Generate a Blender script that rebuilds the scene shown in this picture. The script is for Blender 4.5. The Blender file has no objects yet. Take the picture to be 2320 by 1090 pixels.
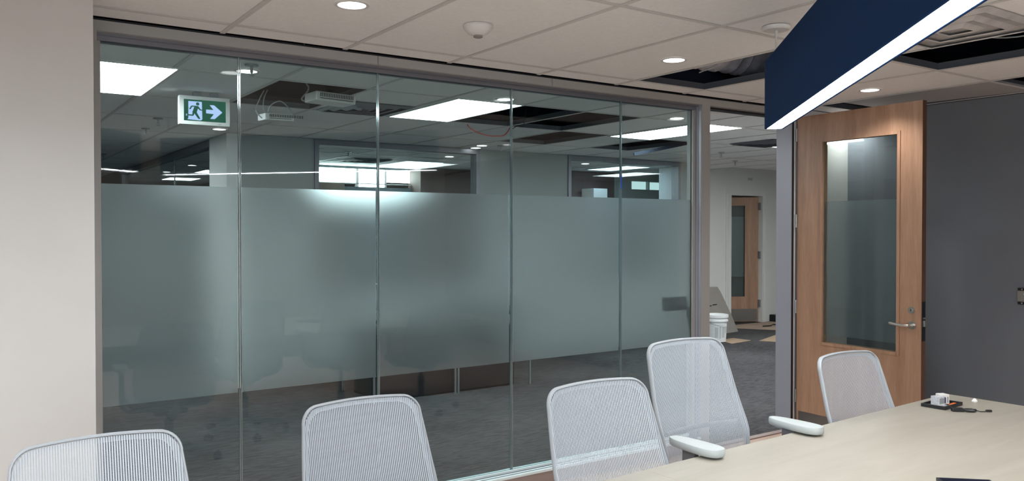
import bpy, bmesh, math, random
from mathutils import Vector, Matrix
random.seed(7)
S = bpy.context.scene
COL = S.collection
PI = math.pi

# ------------------------------------------------------------------ camera
cam_d = bpy.data.cameras.new('camera')
cam_d.sensor_fit = 'HORIZONTAL'; cam_d.sensor_width = 36.0
cam_d.lens = 36.0 * 1858.16 / 2320.0
cam_d.clip_start = 0.05; cam_d.clip_end = 100
cam = bpy.data.objects.new('camera', cam_d); COL.objects.link(cam)
yaw, pitch = math.radians(34.308), math.radians(-0.813)
fw = Vector((math.sin(yaw)*math.cos(pitch), math.cos(yaw)*math.cos(pitch), math.sin(pitch)))
cam.location = (0, -3.948, 1.54)
cam.rotation_euler = fw.to_track_quat('-Z', 'Y').to_euler()
S.camera = cam

# ------------------------------------------------------------------ world, exposure
w = bpy.data.worlds.new('world'); S.world = w; w.use_nodes = True
w.node_tree.nodes['Background'].inputs[0].default_value = (0.55, 0.6, 0.65, 1)
w.node_tree.nodes['Background'].inputs[1].default_value = 0.02
S.view_settings.view_transform = 'Standard'
S.view_settings.look = 'None'
S.view_settings.gamma = 1.0
S.view_settings.exposure = 0.55
S.view_settings.use_curve_mapping = False

PANEL_E = 17.5        # office light panels
PENDANT_E = 46.0     # linear pendant
DOWN_W = 22.0        # downlight watts
FILL_E = 4.6          # glow of the unseen window added behind the camera
CZ = 2.455           # ceiling height

# ------------------------------------------------------------------ materials
def mat(name):
    m = bpy.data.materials.new(name); m.use_nodes = True
    return m, m.node_tree, m.node_tree.nodes, m.node_tree.nodes['Principled BSDF']

def plain(name, col, rough=0.5, metal=0.0, noise=0.0, scale=30.0, bump=0.0, stretch=(1, 1, 1), spec=0.5):
    m, t, n, b = mat(name)
    b.inputs['Base Color'].default_value = (*col, 1)
    b.inputs['Roughness'].default_value = rough
    b.inputs['Metallic'].default_value = metal
    b.inputs['Specular IOR Level'].default_value = spec
    if noise or bump:
        tc = n.new('ShaderNodeTexCoord'); mp = n.new('ShaderNodeMapping')
        mp.inputs['Scale'].default_value = stretch
        nz = n.new('ShaderNodeTexNoise'); nz.inputs['Scale'].default_value = scale; nz.inputs['Detail'].default_value = 5
        t.links.new(tc.outputs['Object'], mp.inputs[0]); t.links.new(mp.outputs[0], nz.inputs['Vector'])
        if noise:
            rp = n.new('ShaderNodeValToRGB')
            lo = [max(0, c*(1-noise)) for c in col]; hi = [min(1, c*(1+noise)) for c in col]
            rp.color_ramp.elements[0].position = 0.3; rp.color_ramp.elements[1].position = 0.7
            rp.color_ramp.elements[0].color = (*lo, 1); rp.color_ramp.elements[1].color = (*hi, 1)
            t.links.new(nz.outputs['Fac'], rp.inputs[0]); t.links.new(rp.outputs[0], b.inputs['Base Color'])
        if bump:
            bp = n.new('ShaderNodeBump'); bp.inputs['Strength'].default_value = bump; bp.inputs['Distance'].default_value = 0.002
            t.links.new(nz.outputs['Fac'], bp.inputs['Height']); t.links.new(bp.outputs[0], b.inputs['Normal'])
    return m

def emit(name, col, strength):
    m = bpy.data.materials.new(name); m.use_nodes = True
    n = m.node_tree.nodes; n.clear()
    e = n.new('ShaderNodeEmission'); o = n.new('ShaderNodeOutputMaterial')
    e.inputs[0].default_value = (*col, 1); e.inputs[1].default_value = strength
    m.node_tree.links.new(e.outputs[0], o.inputs[0])
    return m

def glassy(name, tint, ior=1.5, gloss=0.02):
    """clear pane: tinted see-through plus a Fresnel mirror"""
    m = bpy.data.materials.new(name); m.use_nodes = True
    t = m.node_tree; n = t.nodes; n.clear()
    tr = n.new('ShaderNodeBsdfTransparent'); tr.inputs[0].default_value = (*tint, 1)
    gl = n.new('ShaderNodeBsdfGlossy'); gl.inputs['Roughness'].default_value = gloss
    lw = n.new('ShaderNodeLayerWeight'); lw.inputs[0].default_value = 0.5
    pw = n.new('ShaderNodeMath'); pw.operation = 'POWER'; pw.inputs[1].default_value = 5.0
    ma = n.new('ShaderNodeMath'); ma.operation = 'MULTIPLY_ADD'; ma.inputs[1].default_value = 0.96; ma.inputs[2].default_value = 0.04
    t.links.new(lw.outputs['Facing'], pw.inputs[0]); t.links.new(pw.outputs[0], ma.inputs[0])
    mx = n.new('ShaderNodeMixShader'); o = n.new('ShaderNodeOutputMaterial')
    t.links.new(ma.outputs[0], mx.inputs[0]); t.links.new(tr.outputs[0], mx.inputs[1]); t.links.new(gl.outputs[0], mx.inputs[2])
    t.links.new(mx.outputs[0], o.inputs[0])
    return m

def frosted(name, col, trans, diff, rough):
    m = bpy.data.materials.new(name); m.use_nodes = True
    t = m.node_tree; n = t.nodes; n.clear()
    rf = n.new('ShaderNodeBsdfRefraction'); rf.inputs['IOR'].default_value = 1.12
    rf.inputs['Roughness'].default_value = rough; rf.inputs[0].default_value = (*trans, 1)
    tl = n.new('ShaderNodeBsdfTranslucent'); tl.inputs[0].default_value = (*col, 1)
    df = n.new('ShaderNodeBsdfDiffuse'); df.inputs[0].default_value = (*col, 1)
    gl = n.new('ShaderNodeBsdfGlossy'); gl.inputs['Roughness'].default_value = 0.35
    m1 = n.new('ShaderNodeMixShader'); m1.inputs[0].default_value = 0.06
    m2 = n.new('ShaderNodeMixShader'); m2.inputs[0].default_value = diff
    m3 = n.new('ShaderNodeMixShader'); m3.inputs[0].default_value = 0.04
    o = n.new('ShaderNodeOutputMaterial'); L = t.links.new
    L(rf.outputs[0], m1.inputs[1]); L(tl.outputs[0], m1.inputs[2])
    L(m1.outputs[0], m2.inputs[1]); L(df.outputs[0], m2.inputs[2])
    L(m2.outputs[0], m3.inputs[1]); L(gl.outputs[0], m3.inputs[2]); L(m3.outputs[0], o.inputs[0])
    return m

def wood(name, lo, hi, stretch, scale=3.0, rough=0.42, contrast=(0.3, 0.75), fine=0.35):
    m, t, n, b = mat(name); L = t.links.new
    tc = n.new('ShaderNodeTexCoord'); mp = n.new('ShaderNodeMapping'); mp.inputs['Scale'].default_value = stretch
    n1 = n.new('ShaderNodeTexNoise'); n1.inputs['Scale'].default_value = scale; n1.inputs['Detail'].default_value = 6; n1.inputs['Distortion'].default_value = 0.8
    n2 = n.new('ShaderNodeTexNoise'); n2.inputs['Scale'].default_value = scale*9; n2.inputs['Detail'].default_value = 3
    mx = n.new('ShaderNodeMix'); mx.data_type = 'FLOAT'; mx.inputs[0].default_value = fine
    rp = n.new('ShaderNodeValToRGB'); e = rp.color_ramp.elements
    e[0].position, e[1].position = contrast; e[0].color = (*lo, 1); e[1].color = (*hi, 1)
    L(tc.outputs['Object'], mp.inputs[0]); L(mp.outputs[0], n1.inputs['Vector']); L(mp.outputs[0], n2.inputs['Vector'])
    L(n1.outputs['Fac'], mx.inputs[2]); L(n2.outputs['Fac'], mx.inputs[3]); L(mx.outputs[0], rp.inputs[0])
    L(rp.outputs[0], b.inputs['Base Color']); b.inputs['Roughness'].default_value = rough
    return m

def mesh_fabric(name, col, period, cover):
    """woven chair mesh: vertical cords with gaps one can see through"""
    m, t, n, b = mat(name); L = t.links.new
    b.inputs['Base Color'].default_value = (*col, 1); b.inputs['Roughness'].default_value = 0.6
    tc = n.new('ShaderNodeTexCoord'); sx = n.new('ShaderNodeSeparateXYZ'); L(tc.outputs['Object'], sx.inputs[0])
    def saw(out, per, cov):
        a = n.new('ShaderNodeMath'); a.operation = 'DIVIDE'; a.inputs[1].default_value = per; L(out, a.inputs[0])
        f = n.new('ShaderNodeMath'); f.operation = 'FRACT'; L(a.outputs[0], f.inputs[0])
        g = n.new('ShaderNodeMath'); g.operation = 'GREATER_THAN'; g.inputs[1].default_value = cov; L(f.outputs[0], g.inputs[0])
        return g.outputs[0]
    gx = saw(sx.outputs[0], period, cover); gz = saw(sx.outputs[2], period*0.55, 0.22)
    hole = n.new('ShaderNodeMath'); hole.operation = 'MULTIPLY'; L(gx, hole.inputs[0]); L(gz, hole.inputs[1])
    tr = n.new('ShaderNodeBsdfTransparent'); mx = n.new('ShaderNodeMixShader')
    L(hole.outputs[0], mx.inputs[0]); L(b.outputs[0], mx.inputs[1]); L(tr.outputs[0], mx.inputs[2])
    L(mx.outputs[0], n['Material Output'].inputs[0])
    return m

def carpet_mat(name, lo, hi):
    m, t, n, b = mat(name); L = t.links.new
    tc = n.new('ShaderNodeTexCoord'); mp = n.new('ShaderNodeMapping'); mp.inputs['Scale'].default_value = (9, 60, 1)
    mp.inputs['Rotation'].default_value = (0, 0, 0.18)
    n1 = n.new('ShaderNodeTexNoise'); n1.inputs['Scale'].default_value = 1.0; n1.inputs['Detail'].default_value = 4; n1.inputs['Distortion'].default_value = 1.2
    n2 = n.new('ShaderNodeTexNoise'); n2.inputs['Scale'].default_value = 0.9; n2.inputs['Detail'].default_value = 3
    n3 = n.new('ShaderNodeTexNoise'); n3.inputs['Scale'].default_value = 260
    mx = n.new('ShaderNodeMix'); mx.data_type = 'FLOAT'; mx.inputs[0].default_value = 0.35
    mx2 = n.new('ShaderNodeMix'); mx2.data_type = 'FLOAT'; mx2.inputs[0].default_value = 0.3
    rp = n.new('ShaderNodeValToRGB'); e = rp.color_ramp.elements
    e[0].position, e[1].position = 0.42, 0.58; e[0].color = (*lo, 1); e[1].color = (*hi, 1)
    L(tc.outputs['Object'], mp.inputs[0]); L(mp.outputs[0], n1.inputs['Vector']); L(tc.outputs['Object'], n2.inputs['Vector']); L(tc.outputs['Object'], n3.inputs['Vector'])
    L(n1.outputs['Fac'], mx.inputs[2]); L(n2.outputs['Fac'], mx.inputs[3]); L(mx.outputs[0], mx2.inputs[2]); L(n3.outputs['Fac'], mx2.inputs[3])
    L(mx2.outputs[0], rp.inputs[0]); L(rp.outputs[0], b.inputs['Base Color']); b.inputs['Roughness'].default_value = 0.95
    b.inputs['Specular IOR Level'].default_value = 0.15
    return m

M = dict(
    tile=plain('ceiling_tile', (0.88, 0.87, 0.86), 0.9, noise=0.03, scale=60, bump=0.15),
    tee=plain('tee_grid_paint', (0.66, 0.64, 0.62), 0.5),
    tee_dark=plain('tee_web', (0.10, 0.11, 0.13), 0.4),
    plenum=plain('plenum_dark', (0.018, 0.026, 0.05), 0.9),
    wall=plain('warm_white_wall', (0.62, 0.605, 0.585), 0.75, noise=0.015, scale=4, bump=0.1),
    wall_dark=plain('dark_grey_wall', (0.170, 0.184, 0.212), 0.8, noise=0.03, scale=3),
    wall_c=plain('corridor_wall', (0.74, 0.74, 0.71), 0.8, noise=0.02, scale=3),
    wall_g=plain('grey_green_wall', (0.33, 0.35, 0.34), 0.8, noise=0.02, scale=3),
    brown=plain('brown_wall', (0.10, 0.062, 0.055), 0.7, noise=0.15, scale=2, stretch=(8, 8, 0.6)),
    carpet=carpet_mat('charcoal_carpet', (0.036, 0.035, 0.037), (0.098, 0.095, 0.098)),
    floor=wood('brown_floor', (0.42, 0.29, 0.22), (0.58, 0.43, 0.34), (1, 8, 1), 2.0, 0.5),
    frame=plain('partition_frame', (0.36, 0.352, 0.34), 0.45, 0.0),
    channel=plain('grey_channel', (0.23, 0.23, 0.26), 0.35, 0.5),
    sill=plain('pale_track', (0.70, 0.78, 0.80), 0.35, 0.0),
    groove=plain('track_groove', (0.10, 0.13, 0.15), 0.4),
    curb=plain('taupe_curb', (0.30, 0.235, 0.215), 0.6),
    jamb=plain('grey_jamb', (0.36, 0.37, 0.42), 0.4, 0.2),
    gap=plain('dark_gasket', (0.015, 0.015, 0.02), 0.6),
    pane=glassy('clear_tinted_glass', (0.845, 0.915, 0.915)),
    pane_c=glassy('clear_glass', (0.93, 0.95, 0.95)),
    joint=plain('polished_glass_edge', (0.42, 0.50, 0.52), 0.12, 0.7),
    film=frosted('frosted_film', (0.74, 0.78, 0.80), (0.92, 0.92, 0.935), 0.05, 0.47),
    blue=plain('blue_tape', (0.01, 0.12, 0.7), 0.4),
    oak=wood('oak_veneer', (0.30, 0.165, 0.10), (0.50, 0.31, 0.205), (9, 9, 0.7), 1.3, 0.38),
    oak_edge=wood('oak_edge', (0.10, 0.05, 0.03), (0.16, 0.08, 0.05), (14, 14, 0.9), 1.1, 0.5),
    steel=plain('brushed_steel', (0.62, 0.60, 0.57), 0.28, 0.95),
    kick=plain('kick_plate_steel', (0.25, 0.23, 0.22), 0.4, 0.8),
    black=plain('black_plastic', (0.010, 0.011, 0.014), 0.4),
    navy=plain('navy_felt', (0.010, 0.036, 0.115), 0.9, noise=0.05, scale=120, spec=0.1),
    white=plain('white_plastic', (0.72, 0.71, 0.69), 0.45),
    whiteb=plain('white_bucket', (0.78, 0.80, 0.80), 0.4),
    greyp=plain('grey_print', (0.25, 0.27, 0.28), 0.6),
    table=wood('pale_maple_laminate', (0.305, 0.28, 0.235), (0.38, 0.352, 0.30), (1.2, 9, 1), 1.3, 0.42, (0.25, 0.75), 0.2),
    tedge=plain('table_edge', (0.62, 0.56, 0.47), 0.5),
    seam=plain('table_seam', (0.38, 0.34, 0.28), 0.6),
    chairf=plain('chair_frame', (0.35, 0.375, 0.40), 0.45),
    chairp=plain('arm_pad', (0.42, 0.455, 0.455), 0.55),
    chaird=plain('chair_grey', (0.16, 0.165, 0.18), 0.6),
    seatf=plain('seat_fabric', (0.22, 0.23, 0.26), 0.9, noise=0.08, scale=200),
    cmesh=mesh_fabric('chair_mesh', (0.42, 0.455, 0.495), 0.0066, 0.52),
    cband=mesh_fabric('chair_mesh_edge', (0.42, 0.455, 0.495), 0.0066, 0.52),
    panel=emit('panel_light', (0.93, 0.98, 1.0), PANEL_E),
    mid_panel=emit('soft_panel_light', (0.62, 0.82, 1.0), 4.0),
    strip=emit('pendant_light', (0.93, 0.975, 1.0), PENDANT_E),
    disc=emit('downlight_disc', (1.0, 0.97, 0.93), 6.0),
    window=emit('daylit_window', (0.86, 1.0, 0.98), 14.0),
    window2=emit('far_window_glow', (0.55, 0.72, 0.72), 1.0),
    metal=plain('galvanised_metal', (0.35, 0.37, 0.39), 0.35, 0.7),
    foil=plain('duct_wrap', (0.50, 0.50, 0.56), 0.5, 0.3, noise=0.25, scale=18, bump=0.4),
    film_wrap=plain('plastic_wrapped_diffuser', (0.55, 0.53, 0.52), 0.18, noise=0.2, scale=6),
    green=emit('exit_green', (0.008, 0.075, 0.045), 1.0),
    exitw=emit('exit_white', (0.42, 0.52, 0.80), 1.0),
    card=plain('cardboard', (0.40, 0.29, 0.20), 0.85, noise=0.08, scale=8),
    grey_card=plain('grey_board', (0.27, 0.245, 0.22), 0.85, noise=0.05, scale=8),
    paper=plain('kraft_paper', (0.45, 0.34, 0.26), 0.85, noise=0.12, scale=6),
    red=plain('red_cable', (0.45, 0.08, 0.06), 0.5),
    cable=plain('grey_cable', (0.35, 0.37, 0.38), 0.5),
    wcable=plain('white_cable', (0.65, 0.64, 0.62), 0.5),
    orange=plain('orange_card', (0.75, 0.17, 0.03), 0.5),
    boxw=plain('silver_box', (0.52, 0.53, 0.56), 0.35, noise=0.2, scale=60),
    blueink=plain('blue_ink', (0.015, 0.035, 0.16), 0.5),
    clear=plain('clear_plastic_cap', (0.75, 0.72, 0.70), 0.12),
    teal=plain('teal_grey_board', (0.10, 0.14, 0.15), 0.7),
    beige=plain('beige_board', (0.30, 0.26, 0.21), 0.7),
    fill_glow=emit('fill_glow_behind', (0.86, 0.94, 1.0), FILL_E),
    led=emit('status_led', (0.7, 1.0, 0.85), 2.5),
    screen=plain('dark_navy_screen', (0.008, 0.010, 0.022), 0.12),
)

# ------------------------------------------------------------------ mesh helpers
class MB:
    def __init__(self): self.b = bmesh.new()
    def box(self, x0, x1, y0, y1, z0, z1, bev=0.0, mx=None):
        r = bmesh.ops.create_cube(self.b, size=1.0)
        vs = r['verts']
        T = Matrix.Translation(((x0+x1)/2, (y0+y1)/2, (z0+z1)/2)) @ Matrix.Diagonal((abs(x1-x0), abs(y1-y0), abs(z1-z0), 1))
        bmesh.ops.transform(self.b, matrix=T, verts=vs)
        if bev:
            es = list({e for v in vs for e in v.link_edges})
            r2 = bmesh.ops.bevel(self.b, geom=es, offset=bev, segments=2, affect='EDGES', profile=0.6)
            vs = list({v for f in r2['faces'] for v in f.verts} | {v for v in vs if v.is_valid})
        if mx is not None: bmesh.ops.transform(self.b, matrix=mx, verts=vs)
        return self
    def cyl(self, p, r, h, axis='z', seg=24, r2=None, mx=None):
        q = bmesh.ops.create_cone(self.b, cap_ends=True, segments=seg, radius1=r, radius2=r if r2 is None else r2, depth=h)
        R = {'z': Matrix.Identity(4), 'x': Matrix.Rotation(PI/2, 4, 'Y'), 'y': Matrix.Rotation(-PI/2, 4, 'X')}[axis]
        T = Matrix.Translation(p) @ R
        if mx is not None: T = mx @ T
        bmesh.ops.transform(self.b, matrix=T, verts=q['verts'])
        return self
    def lathe(self, prof, p=(0, 0, 0), seg=32):
        rings = []
        for r, z in prof:
            rings.append([self.b.verts.new((p[0]+r*math.cos(2*PI*i/seg), p[1]+r*math.sin(2*PI*i/seg), p[2]+z)) for i in range(seg)])
        for a, b in zip(rings, rings[1:]):
            for i in range(seg):
                self.b.faces.new((a[i], a[(i+1) % seg], b[(i+1) % seg], b[i]))
        return self
    def tube(self, pts, r, seg=8, closed=False, rr=None):
        pts = [Vector(p) for p in pts]; n = len(pts); rings = []
        up = Vector((0.13, 0.21, 1)).normalized()
        for i, p in enumerate(pts):
            if closed: d = pts[(i+1) % n] - pts[i-1]
            else: d = pts[min(i+1, n-1)] - pts[max(i-1, 0)]
            d.normalize(); a = d.cross(up)
            if a.length < 1e-3: a = d.cross(Vector((1, 0, 0)))
            a.normalize(); b = a.cross(d).normalized()
            q = rr[i] if rr else r
            rings.append([self.b.verts.new(p + a*q*math.cos(2*PI*k/seg) + b*q*math.sin(2*PI*k/seg)) for k in range(seg)])
        m = n if closed else n-1
        for i in range(m):
            A, B = rings[i], rings[(i+1) % n]
            for k in range(seg): self.b.faces.new((A[k], A[(k+1) % seg], B[(k+1) % seg], B[k]))
        if not closed:
            self.b.faces.new(list(reversed(rings[0]))); self.b.faces.new(rings[-1])
        return self
    def prism(self, poly, y0, y1, mx=None, plane='xz'):
        def P(a, c, h): return (a, h, c) if plane == 'xz' else (a, c, h)
        A = [self.b.verts.new(P(a, c, y0)) for a, c in poly]; B = [self.b.verts.new(P(a, c, y1)) for a, c in poly]
        n = len(poly)
        self.b.faces.new(A); self.b.faces.new(list(reversed(B)))
        for i in range(n): self.b.faces.new((A[i], B[i], B[(i+1) % n], A[(i+1) % n]))
        if mx is not None: bmesh.ops.transform(self.b, matrix=mx, verts=A+B)
        return self
    def grid(self, rows):
        V = [[self.b.verts.new(p) for p in r] for r in rows]
        for a, b in zip(V, V[1:]):
            for i in range(len(a)-1): self.b.faces.new((a[i], a[i+1], b[i+1], b[i]))
        return self
    def build(self, name, m, parent=None, smooth=False, loc=None):
        bmesh.ops.recalc_face_normals(self.b, faces=self.b.faces)
        me = bpy.data.meshes.new(name); self.b.to_mesh(me); self.b.free()
        me.materials.append(M[m] if isinstance(m, str) else m)
        if smooth:
            me.polygons.foreach_set('use_smooth', [True]*len(me.polygons))
            try: me.set_sharp_from_angle(angle=math.radians(38))
            except Exception: pass
        o = bpy.data.objects.new(name, me); COL.objects.link(o)
        if parent is not None: o.parent = parent
        if loc: o.location = loc
        return o

def tag(o, label, cat, group=None, kind=None):
    o['label'] = label; o['category'] = cat
    if group: o['group'] = group
    if kind: o['kind'] = kind
    return o
def thing(name, label, cat, loc=(0, 0, 0), rz=0.0, group=None):
    o = bpy.data.objects.new(name, None); COL.objects.link(o); o.empty_display_size = 0.1
    o.location = loc; o.rotation_euler = (0, 0, rz)
    return tag(o, label, cat, group)
def struct(o, label=None, cat=None):
    o['kind'] = 'structure'
    if label: o['label'] = label
    if cat: o['category'] = cat
    return o
def sroot(name, label=None, cat=None, loc=(0, 0, 0)):
    o = bpy.data.objects.new(name, None); COL.objects.link(o); o.location = loc; o.empty_display_size = 0.1
    return struct(o, label, cat)
def part_label(o, label): o['label'] = label; return o
def copy_tree(o, parent=None):
    c = o.copy(); COL.objects.link(c)
    if parent is not None: c.parent = parent; c.matrix_parent_inverse = o.matrix_parent_inverse.copy()
    for ch in o.children: copy_tree(ch, c)
    return c

# ------------------------------------------------------------------ floors
struct(MB().box(-2.6, 6.1, -6.4, 0.02, -0.06, 0).build('floor', 'floor'), 'reddish brown wood floor of the meeting room', 'floor')
struct(MB().box(-3.2, 14.2, 0.02, 14.2, -0.06, 0).build('floor', 'carpet'), 'charcoal streaked carpet beyond the glass wall', 'floor')

# ------------------------------------------------------------------ ceilings
XL = [1.0509 + 0.61*k for k in range(-8, 24)]
TW = 0.012
def ceiling(x0, x1, y0, y1, yl, holes, label, skip=None):
    xs = [x0] + [x for x in XL if x0+0.03 < x < x1-0.03] + [x1]
    ys = [y0] + [y for y in yl if y0+0.03 < y < y1-0.03] + [y1]
    tiles, tees, webs = MB(), MB(), MB()
    for a, b in zip(xs, xs[1:]):
        for c, d in zip(ys, ys[1:]):
            mx_, my_ = (a+b)/2, (c+d)/2
            if skip and skip(mx_, my_): continue
            if any(hx0 < mx_ < hx1 and hy0 < my_ < hy1 for hx0, hx1, hy0, hy1 in holes): continue
            tiles.box(a+0.008, b-0.008, c+0.008, d-0.008, CZ+0.003, CZ+0.02)
    def solid(x, y): return not (skip and skip(x, y))
    for x in xs[1:-1]:
        for c, d in zip(ys, ys[1:]):
            if solid(x, (c+d)/2):
                tees.box(x-TW, x+TW, c, d, CZ-0.001, CZ+0.0015)
                if any(hx0-0.05 < x < hx1+0.05 and hy0 < (c+d)/2 < hy1 for hx0, hx1, hy0, hy1 in holes):
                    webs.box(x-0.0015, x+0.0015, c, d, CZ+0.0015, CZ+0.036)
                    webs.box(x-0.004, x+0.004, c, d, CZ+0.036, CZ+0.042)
    for y in ys[1:-1]:
        for a, b in zip(xs, xs[1:]):
            if solid((a+b)/2, y):
                tees.box(a+TW, b-TW, y-TW, y+TW, CZ-0.001, CZ+0.0015)
                if any(hy0-0.05 < y < hy1+0.05 and hx0 < (a+b)/2 < hx1 for hx0, hx1, hy0, hy1 in holes):
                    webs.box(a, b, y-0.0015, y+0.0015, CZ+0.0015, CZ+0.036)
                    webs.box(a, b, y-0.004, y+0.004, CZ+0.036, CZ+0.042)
    o = tiles.build('ceiling', 'tile'); struct(o, label, 'ceiling')
    tees.build('tee_grid', 'tee', o)
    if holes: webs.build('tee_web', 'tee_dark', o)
    return o
def gx(k): return 1.0509 + 0.61*k
room_holes = [(gx(4), gx(5), -1.407, -0.187), (gx(5), gx(6), -2.627, -1.407), (gx(7), gx(8), -2.627, -1.407)]
tilt = (gx(7), gx(8), -1.407, -0.187)
ceiling(-2.6, 5.975, -6.3, -0.001, [-5.067, -3.847, -2.627, -1.407, -0.187], room_holes + [tilt], 'pale ceiling tiles over the meeting room')
CY = [1.03, 2.13, 3.23, 4.33, 5.43, 6.53, 7.63, 8.73, 9.83, 10.93, 12.03, 13.13]
corr_holes = [(gx(1), gx(2), 1.03, 2.13), (gx(4), gx(5), 1.03, 2.13), (gx(5), gx(6), 1.03, 2.13), (gx(6), gx(7), 2.13, 3.23), (gx(8), gx(9), 2.13, 3.23)]
ceiling(-3.2, 14.2, 0.16, 14.2, CY, corr_holes, 'grey ceiling tiles over the hall beyond the glass', skip=lambda x, y: x > 8.98 and y > 4.0 and (x > 9.6 or y < 4.4))
struct(MB().box(8.9, 14.2, 4.0, 7.4, 2.72, 2.75).build('ceiling', 'wall_c'), 'raised ceiling by the far doorway', 'ceiling')
dk = MB()
dk.box(-3.3, 14.3, -6.5, 14.3, 3.25, 3.3)
dk.box(-3.3, 6.2, -0.0, 0.14, 2.5, 3.25)
for k in range(5): dk.box(-3.2, 14.2, -5.5+k*3.4, -5.2+k*3.4, 2.95, 3.25)
dk.box(-3.3, -3.25, -6.5, 14.3, 2.455, 3.25); dk.box(14.25, 14.3, -6.5, 14.3, 2.455, 3.25)
dk.box(-3.3, 14.3, -6.5, -6.45, 2.455, 3.25); dk.box(-3.3, 14.3, 14.25, 14.3, 2.455, 3.25)
dk.box(9.0, 14.2, 4.0, 4.03, 2.5, 3.25)
struct(dk.build('ceiling', 'plenum'), 'dark ceiling void and beams above the tiles', 'ceiling')
# tile resting askew near the right wall, its shade put into a darker colour
tl = MB().box(-0.295, 0.295, -0.55, 0.55, 0, 0.015).build('ceiling_tile', plain('shaded_tile', (0.42, 0.41, 0.41), 0.9))
tl.location = (gx(7.5)-0.0, -0.86, CZ+0.012); tl.rotation_euler = (0.014, 0, 0.0)
tl.location.z = CZ+0.010
tag(tl, 'loose ceiling tile askew beside the dark wall, shade put into its grey', 'ceiling tile')

# ------------------------------------------------------------------ walls
struct(MB().box(-2.6, 0.462, -0.36, 0.0, 0, CZ).build('wall_left', 'wall'), 'warm white wall left of the glass', 'wall')
struct(MB().box(5.975, 6.1, -6.4, 0.0, 0, CZ).build('wall_right', 'wall_dark'), 'dark grey wall behind the open door', 'wall')
struct(MB().box(-2.7, -2.6, -6.4, 0.0, 0, CZ).build('wall_left', 'wall'), 'warm white side wall of the meeting room', 'wall')
struct(MB().box(-2.7, -2.3, -6.5, -6.4, 0, CZ).box(0.9, 6.1, -6.5, -6.4, 0, CZ).box(-2.3, 0.9, -6.5, -6.4, 0, 0.5).box(-2.3, 0.9, -6.5, -6.4, 2.35, CZ).build('wall_back', 'wall'), 'warm white wall behind the camera', 'wall')
r = sroot('fill_window', 'added unseen window behind the camera, glowing to fill the room', 'window')
MB().box(-2.3, 0.9, -6.49, -6.48, 0.5, 2.35).build('window_pane', 'fill_glow', r)  # glowing pane, unseen, added to brighten the room
MB().box(-2.3, -2.25, -6.47, -6.39, 0.5, 2.35).box(0.85, 0.9, -6.47, -6.39, 0.5, 2.35).box(-0.73, -0.68, -6.47, -6.39, 0.5, 2.35).box(-2.3, 0.9, -6.47, -6.36, 0.46, 0.5).build('frame', 'white', r)
struct(MB().box(5.40, 6.1, 0.0, 0.14, 0, CZ).build('wall_front', 'wall'), 'short pale wall between the door jamb and the dark wall', 'wall')
struct(MB().box(-3.2, 0.50, 0.02, 0.14, 0, CZ).build('wall_front', 'wall_c'), 'hall side of the wall left of the glass', 'wall')
struct(MB().box(6.1, 14.2, 0.02, 0.14, 0, CZ).build('wall_front', 'wall_c'), 'hall side of the wall right of the door', 'wall')
struct(MB().box(-3.3, -3.2, 0.0, 14.2, 0, CZ).build('wall_left', 'wall_g'), 'far left hall wall', 'wall')
struct(MB().box(14.2, 14.3, 0.0, 14.2, 0, 2.75).build('wall_right', 'wall_c'), 'far right hall wall', 'wall')
struct(MB().box(-3.2, 14.2, 14.2, 14.3, 0, CZ).build('wall_far', 'wall_g'), 'wall at the far end of the hall', 'wall')
# far office box: front wall with two windows, side wall with glazing
WY0, WY1 = 4.07, 4.17
fwall = MB()
for a, b, c, d in [(2.30, 3.04, 0, CZ), (5.01, 6.306, 0, CZ), (8.26, 8.5, 0, CZ), (3.04, 5.01, 0, 0.9), (6.306, 8.26, 0, 0.9)]:
    fwall.box(a, b, WY0, WY1, c, d)

struct(MB().prism([(8.42, 4.17), (8.5, 4.17), (8.88, 4.95), (8.80, 4.95)], 0, CZ, plane='xy').build('wall_far', 'wall_c'), 'short angled wall between the office and the far door wall', 'wall')
struct(fwall.build('wall_far', 'wall_g'), 'grey green wall of the office across the hall', 'wall')
struct(MB().box(2.17, 2.30, 4.07, 4.70, 0, CZ).build('wall_far', 'wall_c'), 'pale end pier of the office across the hall', 'wall')
def int_window(name, x0, x1, label, y=WY0, z1=CZ-0.003, t=0.045):
    r = sroot(name, label, 'window')
    f = MB().box(x0, x0+t, y-0.02, y+0.11, 0.9, z1).box(x1-t, x1, y-0.02, y+0.11, 0.9, z1)
    f.box(x0+t, x1-t, y-0.02, y+0.11, z1-0.055, z1).box(x0+t, x1-t, y-0.02, y+0.11, 0.9, 0.95)
    f.build('frame', 'channel', r)
    MB().box(x0+t, x1-t, y+0.045, y+0.055, 0.95, z1-0.055).build('pane', 'pane_c', r)
    return r
w2 = int_window('window_2', 3.04, 5.01, 'wide grey-framed window into the office across the hall')
part_label(MB().box(3.09, 4.60, WY0+0.07, WY0+0.10, 2.375, 2.395).build('blind_rail', 'white', w2), 'white rail under the window head')
int_window('window_3', 6.306, 8.26, 'second grey-framed window into the office, nearer the far door')
r = sroot('window_4', 'long side glazing of the office across the hall', 'window')
f = MB().box(2.18, 2.28, 4.70, 10.1, CZ-0.075, CZ-0.003).box(2.18, 2.28, 4.70, 10.1, 0.0, 0.1).box(2.18, 2.28, 4.70, 4.76, 0.1, CZ-0.075).box(2.18, 2.28, 10.0, 10.1, 0.1, CZ-0.075)
f.build('frame', 'channel', r)
MB().box(2.225, 2.235, 4.76, 10.0, 0.1, CZ-0.075).build('pane', 'pane_c', r)
MB().box(2.222, 2.238, 6.56, 6.575, 0.1, CZ-0.075).build('mullion', 'joint', r)
struct(MB().box(2.17, 2.30, 10.1, 14.2, 0, CZ).build('wall_far', 'wall_g'), 'grey wall past the side glazing', 'wall')
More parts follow.
